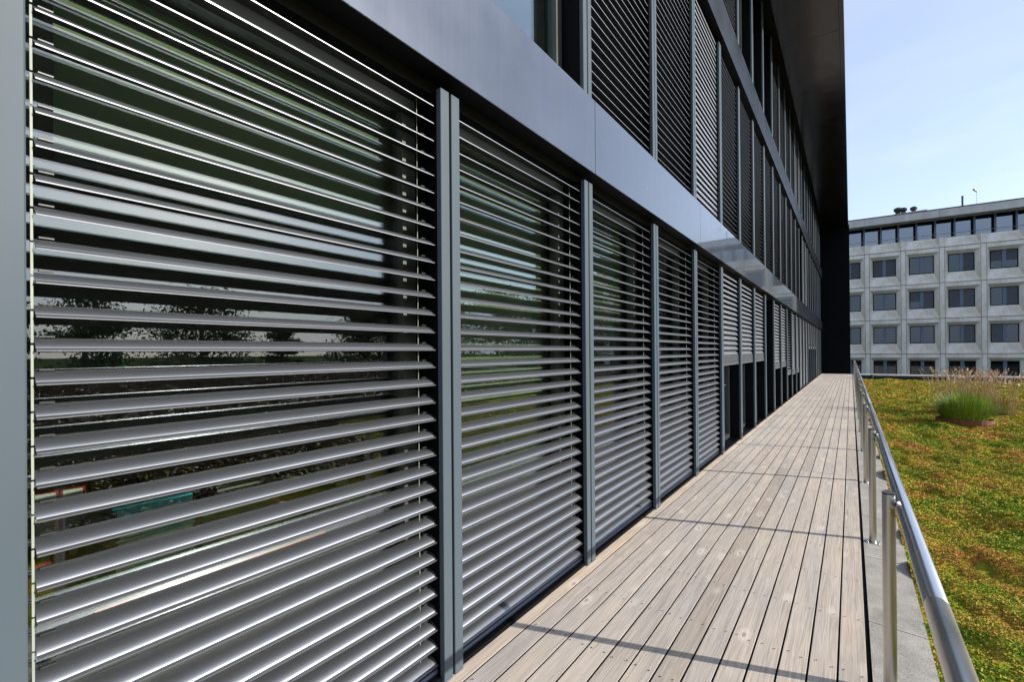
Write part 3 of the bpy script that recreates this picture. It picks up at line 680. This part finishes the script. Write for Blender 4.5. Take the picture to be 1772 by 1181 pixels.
MB().tube([(0,0,0),(0,0,.12),(0,0,.2),(0,0,.24)], [.75,.7,.5,.1], 16).build('dome', M['bitumen'], dmv, smooth=True)
an = empty('roof_antenna', fb.matrix_world @ Vector((8.15, .5, 14.25))); tag(an, 'short dark antenna stub on the concrete roof', 'antenna')
MB().tube([(0,0,0),(0,0,.95)], .07, 8).tube([(0,0,.951),(0,0,1.0)], .09, 8).build('mast', M['frame'], an)
wc = empty('weather_camera', fb.matrix_world @ Vector((9.15, .8, 14.25))); tag(wc, 'white weather camera on a thin pole on the concrete roof', 'camera')
MB().tube([(0,0,0),(0,0,1.25)], .025, 6).build('pole', M['white_metal'], wc); MB().tube([(.0,-.05,1.28),(-.22,-.25,1.42)], .075, 8).build('housing', M['white_metal'], wc); MB().tube([(-.222,-.252,1.422),(-.27,-.30,1.45)], .07, 8).build('lens', M['bitumen'], wc)

# ------------------------------------------------------------------ trees beyond the roof garden (seen in the window panes)
def tree_meshes(seed, h, cr, trunk_h):
    rg_ = np.random.default_rng(seed); tr = MB(); tr.tube([(0,0,0),(.1,.05,trunk_h),(0,.15,h*.75),(.1,.1,h*.95)], [.32,.26,.14,.03], 8)
    cs = []
    for i in range(60):
        t = rg_.uniform(.0,1.0); z = trunk_h+(h-trunk_h)*t; rad = cr*(1-.75*t**1.6)*rg_.uniform(.45,1.05); a = rg_.uniform(0,6.28); c = np.array([rad*math.cos(a), rad*math.sin(a), z]); cs.append(c)
        tr.tube([(0,0,max(z-rad*.45, trunk_h*.6)), tuple(c*np.array([.5,.5,1])-np.array([0,0,rad*.15])), tuple(c)], [.09,.05,.02], 5, False)
    P = []
    for c in cs:
        n = 240; d = rg_.normal(size=(n,3))*np.array([cr*.20,cr*.20,cr*.07]); P.append(c+d)
    P = np.vstack(P); n = len(P); d1 = rg_.normal(size=(n,3)); d1 /= np.linalg.norm(d1,axis=1,keepdims=True); d2 = np.cross(d1, rg_.normal(size=(n,3))); d2 /= np.linalg.norm(d2,axis=1,keepdims=True)
    s = rg_.uniform(.08,.22,(n,1)); V = np.stack([P-d1*s, P+d2*s*.5, P+d1*s, P-d2*s*.5],1).reshape(-1,3)
    return tr.mesh('trunk', M['bark'], True), mesh_np('crown', V, np.arange(4*n).reshape(n,4), M['leaf'])
TM = [tree_meshes(11, 15.6, 4.2, 4.2), tree_meshes(12, 12.8, 2.2, 4.6), tree_meshes(13, 15.8, 5.4, 4.2), tree_meshes(14, 14.8, 4.6, 4.2), tree_meshes(15, 17.0, 6.0, 4.0)]
spots = [(87,64,2,1.0,'broad dark tree beyond the roof garden, level with the wide column'),(79,64,0,1.0,'tall leafy dark tree beyond the roof garden'),(70,64,2,1.0,'broad open tree beyond the sunny side of the sedum roof'),
         (62.6,64,1,1.0,'small narrow tree standing apart beyond the sedum roof'),(53.5,64,3,1.0,'round leafy tree beyond the roof garden'),(45,64,4,.95,'large dark tree beyond the corner of the roof garden'),
         (38,70,4,1.05,'tall broad tree left of the far corner group'),(32,72,4,1.0,'tall dark tree in the far corner group'),(26,76,4,1.1,'tallest tree of the far corner group')]
for az, d, k, s, lab in spots:
    a = R(az); t = empty('broadleaf_tree', (2*XG+(d-10)*math.sin(a), (d-10)*math.cos(a), -8.2)); t.scale = (s,s,s); t.rotation_euler.z = random.uniform(0,6); tag(t, lab, 'tree', 'trees beyond the roof garden')
    link('trunk', TM[k][0], t); link('crown', TM[k][1], t)
